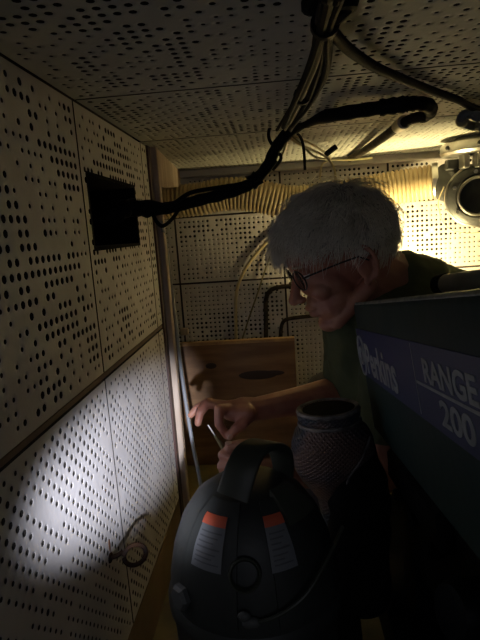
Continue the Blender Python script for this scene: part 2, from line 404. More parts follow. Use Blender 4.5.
# back wall
wb = struct('wall_back')
b = MB(); b.box((-.50, YB+.016, ZF), (XR+.02, YB+.04, ZC+.04)); b.build('batten_backing', MT['batten'], wb, False)
Xs = [-.47, -.336, .018, .36, .72, XR]; Zs = [ZF, -.165, .055, .2]
for a in range(5):
    for c_ in range(3):
        seed += 1; g = .003
        x0, x1 = Xs[a], Xs[a+1]; z0, z1 = Zs[c_], Zs[c_+1]
        pegpanel('perforated_panel', wb, (x0, YB, z0), (1, 0, 0), (0, 0, 1), (0, -1, 0), x1-x0, z1-z0, 0.0150, seed, MT['board'], edge=.006, dense=True, gap=.003, scale=1.18)
b = MB(); b.box((-.47, YB-.035, ZC-.022), (XR, YB, ZC), bev=.002); tb = b.build('trim_1', MT['board']); tag(tb, kind='structure')
# right wall, floor
wr = struct('wall_right'); b = MB(); b.box((XR, YN, ZF), (XR+.02, YB, ZC)); b.build('board', MT['board'], wr, False)
fl = MB(); fl.box((-.50, YN, ZF-.03), (XR+.02, YB+.04, ZF)); tag(fl.build('floor', MT['floor'], None, False), kind='structure')
# post at the end of the left wall
tr = struct('trim_2')
b = MB(); b.box((XL-.05, 1.176, ZF), (XL+.004, 1.200, ZC)); b.build('dark_strip', MT['redwood'], tr, False)
b = MB(); b.box((XL-.05, 1.2005, ZF), (XL+.018, 1.222, ZC), bev=.002); b.build('timber_post', MT['trimwood'], tr, False)
# packing timber under the ceiling behind the post
b = MB(); n_, f_ = P(160, 187, 1, 1.2225), P(181, 187, 1, 1.68)
pv = [(n_.x, 1.2225, n_.z), (n_.x, 1.2225, ZC-.0005), (f_.x, 1.68, ZC-.0005), (f_.x, 1.68, f_.z)]
b.add(pv+[(x-.06, y, z) for x, y, z in pv], [(0, 1, 2, 3), (7, 6, 5, 4), (0, 4, 5, 1), (1, 5, 6, 2), (2, 6, 7, 3), (3, 7, 4, 0)])
o = b.build('ceiling_timber', MT['trimwood'], None, False)
tag(o, 'pale wooden block under the ceiling behind the post', 'timber')

# ------------------------------------------------------------------ plywood board against the back wall
root = thing('plywood_board', 'brown plywood board leaning on back wall behind the hands', 'board', (P(240, 400, 1, 1.6).x, 1.6, ZF))
A = P(180, 343, 1, 1.60); B = P(294, 331, 1, 1.60)
x0, x1, zt = P(160, 343, 1, 1.6).x, B.x, A.z
b = MB(); b.box((x0, 1.590, ZF+.001), (x1, 1.608, zt), bev=.0015); b.build('sheet', MT['ply'], root, False)
b = MB(); b.box((x0, 1.5885, zt-.010), (x1, 1.6095, zt+.0015), bev=.001); b.build('top_edge', MT['plyedge'], root, False)
c = P(258, 375, 1, 1.589)
b = MB(); b.ell((c.x, 1.590, c.z), (.062, .0012, .015)); b.ell((c.x+.045, 1.590, c.z+.004), (.04, .0012, .009)); b.build('knot', MT['knot'], root)
c = P(211, 366, 1, 1.589)
b = MB(); b.ell((c.x, 1.590, c.z), (.018, .0012, .010)); b.build('knot', MT['knot'], root)
# small clip on the wall above the board
c = P(184, 332, 1, YB-.02); b = MB(); b.box((c.x-.014, YB-.022, c.z-.012), (c.x+.014, YB-.0005, c.z+.012), bev=.003)
tag(b.build('junction_box', MT['trimwood']), 'tiny beige junction box on back wall above the board', 'junction box')

# ------------------------------------------------------------------ pipes and hoses on the back wall
def pipe(name, pts, r, m, label, cat, parent=None, n=10, k=8, group=None):
    b = MB(); b.tube(spline(pts, k), r, n); o = b.build(name, m, parent)
    if parent is None: tag(o, label, cat, group)
    return o
yb = YB-.014
q = lambda x, y, d=yb: P(x, y, 1, d)
o = pipe('dark_conduit', [q(266, 340), q(266, 318), q(266, 300), q(270, 291), q(280, 287), q(296, 286), q(322, 284)], .0075, MT['browncab'], 'dark bent conduit, the taller of the two on back wall', 'conduit')
pipe('dark_conduit', [q(281, 342), q(281, 330), q(284, 321), q(294, 318), q(322, 315)], .0065, MT['browncab'], 'dark bent conduit, the lower one by the shirt', 'conduit')
for (x, y) in ((266, 310), (268, 293), (277, 288), (290, 286)):
    b = MB(); c = q(x, y); d = (q(x+1, y)-c).normalized() if y < 290 else (q(x, y+1)-c).normalized()
    b.tube([c-d*.004, c+d*.004], .0105, 12); b.build('clamp', MT['browncab'], o, )
pipe('cream_hose', [q(236, 345), q(236, 320), q(236, 297), q(240, 280), q(250, 262), q(266, 243), q(283, 228)], .0055, MT['cream'], 'cream hose curving up the back wall left of man', 'hose')
pipe('olive_cable', [q(242, 340), q(249, 318), q(258, 292), q(268, 262), q(280, 236)], .0028, MT['olive'], 'thin olive cable slanting beside the cream hose', 'cable')

# ------------------------------------------------------------------ corrugated duct
yd = 1.645
dpts = spline([P(150, 205, 1, yd), P(172, 202, 1, yd), P(200, 199, 1, yd), P(228, 194, 1, yd), P(258, 196, 1, yd), P(288, 202, 1, yd), P(320, 200, 1, yd), P(355, 195, 1, yd), P(400, 187, 1, yd-.02), P(440, 181, 1, yd-.05)], 60)
# resample evenly
L_ = [0]
for i in range(1, len(dpts)): L_.append(L_[-1]+(dpts[i]-dpts[i-1]).length)
def at_len(s):
    i = max(1, min(len(dpts)-1, int(np.searchsorted(L_, s)))); t = (s-L_[i-1])/max(1e-9, L_[i]-L_[i-1]); return dpts[i-1].lerp(dpts[i], min(max(t, 0), 1))
pr = []; rr = []; pitch = .0128; nr = int(L_[-1]/pitch)
for i in range(nr):
    for (dt, r) in ((0, .0455), (.22, .0505), (.5, .0515), (.72, .0505), (.94, .0455)):
        pr.append(at_len((i+dt)*pitch)); rr.append(r)
root = thing('corrugated_duct', 'beige corrugated air duct running along top of back wall', 'duct', dpts[len(dpts)//2])
b = MB(); b.tube(pr, rr, 28); b.build('ribbed_hose', MT['duct'], root)
e0 = dpts[-1]; ed = (dpts[-1]-dpts[-12]).normalized()
b = MB(); b.tube([e0-ed*.020, e0-ed*.004], .0545, 32); b.build('hose_clamp', MT['steel'], root)

# ------------------------------------------------------------------ blower and ceiling flange at the right
bc = P(477, 195, 1, 1.50)
root = thing('blower', 'dark round metal blower with open inlet at right', 'blower', bc)
dv = Vector((-0.25, -1, -0.10)).normalized()
b = MB(); b.lathe([(.0, -.045), (.070, -.045), (.078, -.040), (.080, -.02), (.080, .028), (.074, .034), (.058, .037), (.050, .030), (.046, .030), (.046, -.02), (.0, -.02)], bc, dv, 48); b.build('housing', MT['darkmetal'], root)
b = MB(); b.torus(bc+dv*.036, dv, .050, .0045, 40, 8); b.build('inlet_ring', MT['steel'], root)
b = MB(); b.torus(bc+dv*.020, dv, .0815, .004, 48, 8); b.build('clamp_band', MT['steel'], root)
u1 = dv.cross(Vector((0, 0, 1))).normalized(); u2 = u1.cross(dv)
for k in range(6):
    a = k*math.pi/3+.4; b = MB(); c = bc+(u1*math.cos(a)+u2*math.sin(a))*.065
    b.lathe([(.0055, .028), (.0055, .040), (0.0, .041)], c, dv, 6); b.build('bolt', MT['steel'], root)
b = MB(); s0 = P(441, 181, 1, 1.595); b.tube([s0, s0.lerp(bc, .35), s0.lerp(bc, .62)], [.052, .050, .046], 32); b.build('outlet_spigot', MT['darkmetal'], root)
c = P(451, 165, 1, 1.50); b = MB(); b.box((c.x-.014, c.y-.012, c.z-.014), (c.x+.02, c.y+.012, c.z+.014), bev=.003); b.build('bracket', MT['darkmetal'], root, False)
b = MB(); ra = Vector((0, 0, 1)); b.tube(spline([bc-u1*.0, ], 1)+[bc], .001, 3) if False else None
b.tube(spline([bc+u1*.085+u2*.03, bc+u1*.100-u2*.02, bc+u1*.075-u2*.085, bc+u1*.01-u2*.105, bc-u1*.06-u2*.09], 6), .0016, 6); b.build('wire', MT['cream'], root)

fc = P(478, 146, 1, 1.46)
root = thing('ceiling_flange', 'shiny round steel flange under ceiling above blower', 'flange', fc)
b = MB(); b.lathe([(.0, .030), (.055, .030), (.058, .012), (.090, .010), (.094, .004), (.094, -.014), (.088, -.020), (.050, -.020), (.046, -.012), (.0, -.012)], fc, (0, 0, 1), 48); b.build('disc', MT['steel'], root)
for a in (3.5, 4.4, 5.3, 2.6):
    c = fc+Vector((math.cos(a)*.0945, math.sin(a)*.0945, -.003)); b = MB(); b.ell(c, (.006, .006, .006), n=12, m=8); b.build('bolt', MT['darkmetal'], root)
for dx in (-.035, .0):
    b = MB(); b.box((fc.x+dx-.008, fc.y-.02, bc.z+.070), (fc.x+dx+.008, fc.y+.02, fc.z-.018), bev=.002); b.build('leg', MT['steel'], root, False)
hz = ZC-fc.z
b = MB(); b.tube([fc+Vector((0, 0, .028)), (fc.x, fc.y, ZC)], .05, 32); b.build('neck', MT['steel'], root)

kc = P(466, 123, 2, .175)
root = thing('pipe_elbow', 'small grey metal pipe elbow under ceiling, right edge', 'pipe fitting', kc)
b = MB(); b.tube(spline([Vector((.95, 1.50, .150)), P(500, 129, 2, .155), P(480, 127, 2, .165), P(464, 124, 2, .172), P(461, 119, 2, .175), P(466, 114, 2, .182), P(478, 116, 2, .176), P(500, 120, 2, .166), Vector((.95, 1.40, .150))], 6), .0085, 12); b.build('elbow', MT['greycab'], root)
b = MB(); a_ = P(462, 121, 2, .172); b.ell(a_, (.012, .012, .012), n=14, m=10); b.build('collar', MT['steel'], root)

# ------------------------------------------------------------------ warm work lamp behind the man
lp = LAMP_POS
root = thing('work_lamp', 'lit warm work lamp hidden behind the man by back wall', 'lamp', lp)
b = MB(); b.ell(lp, (.015, .015, .015), n=16, m=10); o = b.build('bulb', MT['bulb'], root)
hdir = Vector((.32, .95, .95)).normalized()
b = MB(); b.lathe([(0, -.056), (.030, -.050), (.048, -.030), (.056, .0), (.058, .018), (.056, .018), (.054, .0), (.046, -.028), (.029, -.047), (0, -.053)], lp, hdir, 40); b.build('added_light_hood', MT['darkmetal'], root)  # unseen hood added to keep direct lamp light off the left wall
b = MB(); b.tube([lp-hdir*.050, lp-hdir*.075, lp-Vector((0, .06, .11))], [.016, .014, .012], 16); b.build('handle', MT['rubber'], root)
b = MB(); b.tube([(lp.x, lp.y-.06, lp.z-.10), (lp.x, lp.y-.06, ZF+.010)], .006, 10); b.tube([(lp.x, lp.y-.06, ZF), (lp.x, lp.y-.06, ZF+.012)], .05, 20); b.build('stand', MT['rubber'], root)

# ------------------------------------------------------------------ cables and conduits
Z = lambda x, y, z: P(x, y, 2, z)
Yp = lambda x, y, d: P(x, y, 1, d)
root = thing('thick_black_conduit', 'thick taped black conduit from wall opening up to ceiling', 'conduit', Yp(150, 210, .98))
cp = [Vector((XL-.10, .93, .035)), Vector((XL-.03, .935, .037)), Yp(128, 208, .96), Yp(150, 210, .99), Yp(172, 207, 1.01), Yp(200, 200, 1.03), Yp(228, 193, 1.05), Yp(250, 184, 1.06), Yp(266, 168, 1.06), Yp(276, 148, 1.06), Yp(288, 133, 1.06), Yp(308, 121, 1.07), Z(340, 114, .181), Z(372, 109, .183), Z(400, 105, .184), Z(418, 103.5, .184), Z(429, 106, .183), Z(430, 112, .180), Z(422, 117, .178)]
path = spline(cp, 8); rs = [.0115*(1+.05*math.sin(i*1.3)) for i in range(len(path))]
b = MB(); b.tube(path, rs, 14); b.build('sheath', MT['rubber'], root)
for i0, i1, r in ((8, 19, .0165), (19, 25, .0145), (56, 61, .0145), (106, 116, .0135)):
    b = MB(); b.tube(path[i0:i1], [r*(1+.09*math.sin(i*2.1)) for i in range(i1-i0)], 14); b.build('tape_wrap', MT['tape'], root)
b = MB(); b.tube(spline([Yp(140, 203, .97), Yp(150, 202, .97), Yp(170, 205, .99), Yp(190, 193, 1.0), Yp(215, 188, 1.02), Yp(240, 184, 1.04), Yp(262, 177, 1.05), Yp(276, 160, 1.05)], 6), .0042, 8); b.build('side_cable', MT['rubber'], root)
b = MB(); b.tube(spline([Yp(152, 213, .99), Yp(157, 222, .99), Yp(163, 226, .99), Yp(172, 219, 1.0), Yp(180, 208, 1.01)], 6), .0038, 8); b.build('side_cable', MT['rubber'], root)
pipe('flexible_conduit', [Z(424, 116, .176), Z(412, 119, .176), Z(400, 125, .176), Z(388, 134, .178), Z(374, 144, .182), Z(362, 152, .186), Z(350, 159, .190)], .0095, MT['browncab'], 'dark return conduit slanting from black bend to back wall', 'conduit')
b = MB(); c1, c2 = Z(404, 122, .176), Z(398, 126.5, .176); b.tube([c1, c2], .0125, 14)
b.build('union_fitting', MT['steel'], bpy.data.objects['flexible_conduit'])
pipe('long_black_cable', [Vector((.16, -.35, .182)), Vector((.13, .10, .180)), Z(318, -14, .176), Z(321, 8, .174), Z(328, 26, .176), Z(345, 46, .182), Z(362, 59, .186), Z(381, 70, .188), Z(405, 80, .190), Z(430, 90, .190), Z(456, 99, .190), Z(500, 112, .190), Vector((.80, 1.22, .190)), Vector((XR-.002, 1.24, .188))], .0062, MT['rubber'], 'long black cable crossing the ceiling to the right edge', 'cable')
root = thing('cable_bundle', 'tangled bundle of black and cream cables hanging from ceiling', 'cables', Z(315, 60, .18))
base = [(337, -22, .150), (331, 0, .155), (322, 35, .165), (314, 68, .172), (300, 100, .178), (286, 126, .182)]
specs = [(0, 0, .0060, 'rubber'), (5, 3, .0045, 'rubber'), (-5, 1, .0045, 'rubber'), (9, 5, .0030, 'rubber'), (-1, 4, .0022, 'cream'), (3, -2, .0024, 'olive'), (-8, 4, .0030, 'rubber'), (6, -3, .0018, 'cream'), (12, 0, .0035, 'rubber'), (-3, -2, .0018, 'greycab')]
for n_, (dx, dy, r, m) in enumerate(specs):
    pts = [Z(x+dx*(.8+.35*math.sin(k*1.7+n_)), y+dy, z-(.004*((n_*7) % 3))) for k, (x, y, z) in enumerate(base)]
    pts = [Vector((pts[0].x+.03+.004*n_, -.40, .165-.004*((n_*7) % 3))), Vector((pts[0].x+.012+.002*n_, .15, .160-.004*((n_*7) % 3)))]+pts
    b = MB(); b.tube(spline(pts, 7), r, 8); b.build('cable', MT[m], root)
b = MB(); b.tube(spline([Vector((.24, -.35, .16)), Vector((.20, .20, .158)), Z(345, -14, .155), Z(352, 2, .16), Z(343, 12, .16), Z(331, 24, .165), Z(322, 34, .17)], 7), .0055, 8); b.build('cable', MT['rubber'], root)
b = MB(); b.tube(spline([Z(327, 28, .168), Z(329, 52, .172), Z(325, 78, .176), Z(311, 100, .180), Z(294, 120, .184)], 7), .0036, 8); b.build('cable', MT['rubber'], root)
for (x, y, z) in ((325, 24, .160), (302, 96, .176)):
    c = Z(x, y, z); dd = (Z(x+2, y-8, z)-c).normalized(); b = MB(); b.tube([c-dd*.004, c+dd*.004], .0120, 14); b.build('cable_tie', MT['tape'], root)
# loose ends dangling where the bundle meets the conduit
root = thing('loose_wires', 'loose black and cream wires dangling above the grey-haired head', 'wires', Yp(300, 140, 1.15))
def wire(pts, r, m): b = MB(); b.tube(spline(pts, 7), r, 7); b.build('wire', MT[m], root)
wire([Yp(283, 118, 1.10), Yp(271, 126, 1.10), Yp(269, 138, 1.10), Yp(276, 150, 1.09), Yp(281, 158, 1.08), Yp(273, 170, 1.07)], .0036, 'rubber')
wire([Yp(292, 128, 1.16), Yp(301, 138, 1.2), Yp(304, 152, 1.22), Yp(305, 170, 1.22)], .0034, 'rubber')
wire([Yp(284, 132, 1.16), Yp(297, 143, 1.2), Yp(312, 150, 1.26), Yp(326, 157, 1.3), Yp(334, 168, 1.3), Yp(336, 185, 1.3)], .0030, 'cream')
wire([Yp(286, 130, 1.17), Yp(302, 139, 1.24), Yp(318, 148, 1.30), Yp(330, 158, 1.36), Yp(322, 165, 1.36), Yp(320, 180, 1.36)], .0028, 'cream')
wire([Yp(290, 134, 1.2), Yp(305, 148, 1.25), Yp(318, 158, 1.3), Yp(345, 160, 1.5), Yp(372, 158, 1.6)], .0030, 'olive')
wire([Yp(287, 139, 1.17), Yp(284, 150, 1.17), Yp(280, 160, 1.17)], .0022, 'olive')
c = Yp(330, 152, 1.33); b = MB(); b.tube([c+Vector((-.012, 0, -.006)), c+Vector((.016, 0, .012))], .007, 10); b.build('connector', MT['rubber'], root)
# thin grey hose hanging beside the post
pipe('thin_grey_hose', [Yp(161, 222, 1.17), Yp(166, 245, 1.24), Yp(171, 285, 1.24), Yp(177, 335, 1.22), Yp(184, 390, 1.18), Yp(192, 440, 1.14), Yp(199, 475, 1.12), Yp(204, 505, 1.11)], .0046, MT['greycab'], 'thin grey hose hanging beside the wooden post', 'hose')

# ------------------------------------------------------------------ screw eye in the left wall
e = P(110, 558, 0, XL)
root = thing('screw_eye', 'rusty open iron hook screwed into the left wall', 'hook', e)
rc = e+Vector((.040, -.002, .006))
pts = [e, e+Vector((.012, 0, .004)), e+Vector((.020, -.002, .010))]
u_, w_ = Vector((.90, .44, 0)).normalized(), Vector((0, 0, 1)); R_ = .0165
ring = [rc+(u_*math.cos(a)+w_*math.sin(a))*R_ for a in [math.pi*0.90-i*(1.88*math.pi)/26 for i in range(27)]]
b = MB(); b.tube(spline(pts+ring[:1], 4)[:-1]+ring, .0036, 10); b.build('hook', MT['rust'], root)
b = MB(); b.lathe([(0, 0), (.008, .0), (.007, .002), (0, .0025)], e, (1, 0, 0), 14); b.build('washer', MT['rust'], root)
b = MB(); s_ = e+Vector((0, .004, .018)); b.ell((XL+.0002, s_.y, s_.z), (.0006, .004, .011), n=10, m=8); b.ell((XL+.0002, s_.y+.002, s_.z-.02), (.0006, .006, .008), n=10, m=8); b.build('rust_mark', MT['stain'], root)
# ------------------------------------------------------------------ engine cover with its decal
FO = Vector((.13, .9364, -.143)); FU = (Vector((.13, .3451, -.0482))-FO).normalized()
FB = P(374, 427, 1, .902); FV = (FB-FO); FV = (FV-FU*FV.dot(FU)); FH = FV.length; FV.normalize()
FN = FV.cross(FU).normalized()
if FN.x > 0: FN = -FN
FL = .92
def face(u, v, d=0.0): return FO+FU*u+FV*v+FN*d
def hit(px, py):
    r = ray(px, py); t = FO.dot(FN)/r.dot(FN); p = r*t-FO; return p.dot(FU), p.dot(FV)
root = thing('engine_cover', 'sea-green engine cover with blue lettered band at right', 'engine', face(.4, FH, -.2))
W = .42; SV = FN.cross(FU).normalized()
# section across the cover: rounded upper corner, underside, far side
sec = [(0.0, FH), (0.0, .010), (.001, .005), (.004, .0015), (.009, 0.0), (W-.02, 0.0), (W, .02), (W, FH)]
def covered(u, w, v): return FO+FU*u+FV*v+Vector((w, 0, 0))
b = MB(); us = [0.006, 0.0]
vs = []
stations = [(0.0, .003), (.003, 0.0), (FL, 0.0)]
for (u, ins) in stations:
    for (w, v) in sec:
        cw = w+ins*(1 if w < W/2 else -1); cvv = v+(ins if v < .05 else 0)
        vs.append(covered(u, cw, cvv))
n = len(sec); fs = []
for i in range(len(stations)-1):
    for k in range(n): fs.append((i*n+k, i*n+(k+1) % n, (i+1)*n+(k+1) % n, (i+1)*n+k))
fs += [tuple(range(n)), tuple(2*n+k for k in range(n))]
b.add(vs, fs); b.build('cover_box', MT['cover'], root)
# light along the top corner, painted as a pale strip
b = MB(); b.tube([covered(.008, .0048, .0030), covered(FL-.01, .0048, .0030)], .0036, 8); b.build('painted_lit_edge', MT['covertop'], root)
def plate(name, m, u0, v0, u1, v1, v0b=None, v1b=None, d0=0.0002, d1=0.0012, par=None):
    v0b = v0 if v0b is None else v0b; v1b = v1 if v1b is None else v1b
    b = MB(); q4 = [(u0, v0), (u1, v0b), (u1, v1b), (u0, v1)]
    vs = [face(u, v, d0) for u, v in q4]+[face(u, v, d1) for u, v in q4]
    b.add(vs, [(3, 2, 1, 0), (4, 5, 6, 7), (0, 1, 5, 4), (1, 2, 6, 5), (2, 3, 7, 6), (3, 0, 4, 7)]); return b.build(name, m, par or root, False)
print('face picks', [tuple(round(k, 3) for k in hit(*p)) for p in ((355, 325), (360, 378), (480, 358), (480, 445), (410, 345), (413, 395), (480, 410), (363, 345), (399, 388), (427, 355), (426, 370), (479, 375), (477, 400), (446, 403))], 'FH', FH)
uA, vA = hit(356, 326); uM, vM = hit(411, 345); uE, vE = hit(480, 358)
_, vbA = hit(361, 377); _, vbM = hit(415, 408); _, vbE = hit(480, 448)
DT = (vA+vM)/2; DB = (vbA+vbM+vbE)/3
dec = plate('decal', MT['blue'], uA, DT, .80, DB)
plate('decal_rule', MT['white'], uM, DT+.002, uM+.0016, DB-.004, d0=.0013, d1=.0017)
_, vr0 = hit(412, 380); _, vr1 = hit(480, 410); VR = (vr0+vr1)/2
plate('decal_rule', MT['white'], uM+.004, VR-.0016, .79, VR+.0016, d0=.0013, d1=.0017)
def text(body, u, v, h, w=None, bold=.02, name='lettering'):
    cu = bpy.data.curves.new('t', 'FONT'); cu.body = body; cu.size = 1.0; cu.extrude = 0.02; cu.offset = bold; cu.space_character = 1.0
    to = bpy.data.objects.new('t', cu); C.objects.link(to); bpy.context.view_layer.update()
    me = bpy.data.meshes.new_from_object(to.evaluated_get(bpy.context.evaluated_depsgraph_get())); bpy.data.objects.remove(to)
    co = np.array([v_.co[:] for v_ in me.vertices]); x0_, x1_ = co[:, 0].min(), co[:, 0].max(); y1_ = co[:, 1].max(); y0_ = 0.0
    sy = h/(y1_-y0_); sx = (w/(x1_-x0_)) if w else sy
    og = WLOC[root.name]
    for v_ in me.vertices:
        x, y, z = v_.co; p = face(u+(x-x0_)*sx, v-(y-y0_)*sy, .0013+(z+.02)*.02); v_.co = p-og
    me.materials.clear(); me.materials.append(MT['white']); me.name = name
    return link(name, me, root, og)
# words on the decal; v is the baseline (v grows downward)
ua, va = hit(370, 374); ub, vb = hit(400, 391)
hP = hit(370, 374)[1]-hit(370, 347)[1]
text('Perkins', ua, (va+vb)/2, hP, ub-ua, .018)
uc, vc = hit(427, 382); ud, vd = hit(482, 405)
hR = hit(427, 381)[1]-hit(427, 357)[1]
text('RANGE', uc, VR-.0055, hR*.92, (ud-uc), .03)
ue, ve = hit(446, 431)
text('200', ue, VR+.0055+hR*.95, hR*.95, hit(480, 445)[0]-ue, .03)
# round emblem before the word
ux, vx = hit(365, 356); eb = MB(); ce_ = face(ux, vx, .0016); er = (ua-hit(360, 356)[0])*.40; ux = (ua+hit(360, 356)[0])/2; ce_ = face(ux, vx, .0016); eb.torus(ce_, FN, er, .0022, 28, 6); eb.torus(ce_, FN, er*.45, .0022, 20, 6)
eb.build('emblem', MT['white'], root)
# grey pipe end lying on the cover
g0 = P(447, 283, 1, .60); root2 = thing('grey_hose_end', 'pale grey hose with a dark open end on engine cover', 'hose', g0)
ztop = lambda y: FO.z+(FO.y-y)*(FU.z/-FU.y)
gp = [Vector((.205, .66, ztop(.66)+.015)), Vector((.225, .60, ztop(.60)+.015)), Vector((.27, .52, ztop(.52)+.015)), Vector((.34, .47, ztop(.47)+.015))]
b = MB(); b.tube(spline(gp, 6), [.0105]+[.0125]*18, 18); b.build('hose', MT['greyplastic'], root2)
b = MB(); dd = (gp[0]-gp[1]).normalized(); b.tube([gp[0]-dd*.004, gp[0]+dd*.010], .0135, 18); b.tube([gp[0]+dd*.010, gp[0]+dd*.011], .009, 18); b.build('cuff', MT['rubber'], root2)

# engine block under the cover
root = thing('engine_block', 'black oily engine block below the green cover', 'engine', (.34, .55, ZF))
def slab(u0, u1, w0, w1, v0, v1, bev, name, m):
    Rm_ = Matrix((Vector((1, 0, 0)), -FU, -(FU.cross(Vector((1, 0, 0)))).normalized()*-1)).transposed()
    b = MB(); X = Vector((1, 0, 0)); Dn = FV-X*FV.x; Dn.normalize()
    mat3 = Matrix((X, FU, Dn)).transposed()
    b.box((w0, u0, v0), (w1, u1, v1), R=mat3, c=FO, bev=bev); return b.build(name, m, root, False)
slab(.03, FL-.01, .055, .40, FH+.001, .42, .012, 'crankcase', MT['engine'])
slab(.05, .34, .036, .06, FH+.02, FH+.075, .008, 'side_cover', MT['engine'])
slab(.06, .75, .075, .36, .42, .455, .012, 'sump', MT['engine'])
for k in range(5):
    u = .07+k*.10; c = FO+FU*u+FV*(FH+.10)+Vector((.020, 0, 0)); b = MB(); b.lathe([(.012, 0), (.012, .014), (.009, .018), (0, .018)], c, (-1, 0, 0), 6); b.build('bolt', MT['engine'], root, False)
c = P(440, 610, 0, .135); b = MB(); b.lathe([(.030, 0), (.030, .05), (.024, .06), (.0, .062)], c+Vector((.06, 0, 0)), (-1, -.3, .2), 24); b.build('oil_filter', MT['engine'], root)
for (x, y0_) in ((.19, .35), (.19, .75), (.47, .35), (.47, .75)):
    b = MB(); b.box((x, y0_, -.659), (x+.05, y0_+.09, -.50), bev=.006); b.build('mount', MT['engine'], root, False)

b = MB(); b.box((.155, .15, ZF), (.52, 1.20, -.66), bev=.01); tag(b.build('added_floor_beam', MT['engine'], None, False), 'black beam added on the floor below the engine', 'added beam')  # dark beam added to cover lit floor and keep this gap black
# ------------------------------------------------------------------ lagged exhaust elbow (jar-like)
jc = P(328, 409, 1, .835)
root = thing('lagged_exhaust_elbow', 'round exhaust riser wrapped in woven cloth, open at the top', 'exhaust', (jc.x, jc.y, jc.z-.20))
tilt = Vector((-.06, .05, 1)).normalized()
prof = [(.0, -.055), (.034, -.055), (.038, -.01), (.044, .002), (.050, .004), (.053, -.001), (.053, -.010), (.049, -.017), (.050, -.024), (.061, -.034), (.068, -.050), (.071, -.070), (.067, -.095), (.056, -.118), (.043, -.138), (.034, -.155), (.030, -.20), (0, -.20)]
b = MB(); b.lathe(prof[2:], jc, tilt, 56, wob=.012); b.build('wrapped_body', MT['lagging'], root)
b = MB(); b.lathe([(.0, -.06), (.040, -.06), (.042, -.012), (.0445, .0015)], jc, tilt, 48, wob=.012); b.build('bore', MT['black'], root)
b = MB(); b.torus(jc+tilt*.000, tilt, .0490, .0050, 56, 8); b.torus(jc-tilt*.020, tilt, .0505, .0036, 56, 8); b.build('rim_band', MT['lagbead'], root)
b = MB(); b.tube(spline([jc-tilt*.06+Vector((.03, .0, 0)), jc+Vector((.040, -.030, -.105)), jc+Vector((.042, -.040, -.15)), jc+Vector((.040, -.04, -.21)), jc+Vector((.040, -.03, -.33))], 8), [.036+.014*min(1, i/12)+.002*math.sin(i*.9) for i in range(33)], 28); b.build('side_outlet', MT['black'], root)
b = MB(); b.tube(spline([jc+Vector((.062, -.040, -.035)), jc+Vector((.045, -.064, -.060)), jc+Vector((.020, -.072, -.095)), jc+Vector((.018, -.06, -.15))], 8), .0022, 8); b.build('seam_cord', MT['lagbead'], root)
b = MB(); b.tube([jc+Vector((0, 0, -.19)), (jc.x+.02, jc.y+.02, ZF)], .028, 24); b.build('lower_pipe', MT['black'], root)

# ------------------------------------------------------------------ black vacuum cleaner with handle
VS = .80; vy = .64; vt = P(262, 470, 1, vy); vc = Vector((P(247, 470, 1, vy).x, vy, ZF))
root = thing('vacuum_cleaner', 'dusty black canister vacuum with arched handle and two stickers', 'vacuum cleaner', vc)
HT = P(255, 478, 1, vy).z-ZF             # lid top height above floor
SC = lambda L: [(a*VS*.95, HT-c*VS) for a, c in L]
prof = [(.0, 0), (.098, 0), (.103, .01)]+SC([(.145, .30), (.150, .215), (.156, .205), (.157, .190), (.150, .180)])
b = MB(); b.lathe(prof+[(0, HT-.18*VS)], vc, (0, 0, 1), 56); b.build('drum', MT['plastic'], root)
lid = SC([(.151, .179), (.149, .150), (.139, .105), (.121, .060), (.098, .028), (.070, .009), (.040, 0), (.0, 0)])
b = MB(); b.lathe(lid, vc, (0, 0, 1), 64); b.build('lid', MT['plastic'], root)
def lidpt(az, h, off=0.0):               # point on the lid; az 0 faces the camera, positive to the right
    hs = [p[1] for p in lid]; r = np.interp(h, hs[:-1], [p[0] for p in lid][:-1]); r2 = np.interp(h+.004, hs[:-1], [p[0] for p in lid][:-1]); s = (r2-r)/.004
    nrm = Vector((math.sin(az), -math.cos(az), -s)).normalized()
    return vc+Vector((math.sin(az)*r, -math.cos(az)*r, h))+nrm*off
AZ0 = math.atan2(vc.x, vc.y)*-1
def lidpatch(name, m, a0, a1, h0, h1, off, th, par=None, na=10, nh=8):
    b = MB(); vs = []; top = []
    for i in range(nh+1):
        for k in range(na+1):
            a = AZ0+a0+(a1-a0)*k/na; h = h0+(h1-h0)*i/nh; vs.append(lidpt(a, h, off+th)); top.append(lidpt(a, h, off))
    N_ = (na+1)*(nh+1); fs = []
    for i in range(nh):
        for k in range(na):
            q_ = (i*(na+1)+k, i*(na+1)+k+1, (i+1)*(na+1)+k+1, (i+1)*(na+1)+k); fs.append(q_); fs.append(tuple(N_+j for j in q_[::-1]))
    for k in range(na):
        for r_ in (0, nh*(na+1)): fs.append((r_+k, r_+k+1, N_+r_+k+1, N_+r_+k))
    for i in range(nh):
        for c_ in (0, na): fs.append((i*(na+1)+c_, (i+1)*(na+1)+c_, N_+(i+1)*(na+1)+c_, N_+i*(na+1)+c_))
    b.add(vs+top, fs); return b.build(name, m, par or root)
# raised shoulder panels either side of a central channel
lidpatch('shoulder_panel', MT['plastic'], -.95, -.20, HT-.165*VS, HT-.010*VS, -.001, .006)
lidpatch('shoulder_panel', MT['plastic'], .22, 1.0, HT-.165*VS, HT-.010*VS, -.001, .006)
for (a0, a1) in ((-.80, -.38), (.20, .52)):
    s = lidpatch('warning_sticker', MT['paper'], a0, a1, HT-.088*VS, HT-.024*VS, .005, .0008)
    lidpatch('sticker_header', MT['orange'], a0, a1, HT-.034*VS, HT-.024*VS, .0059, .0006, s)
    for r_ in range(7):
        hh = HT-.041*VS-r_*.0062*VS; bb = lidpatch('print_line', MT['ink'], a0+.04, a1-.04-.05*(r_ % 3), hh-.0014, hh, .0059, .0003, s, 6, 1)
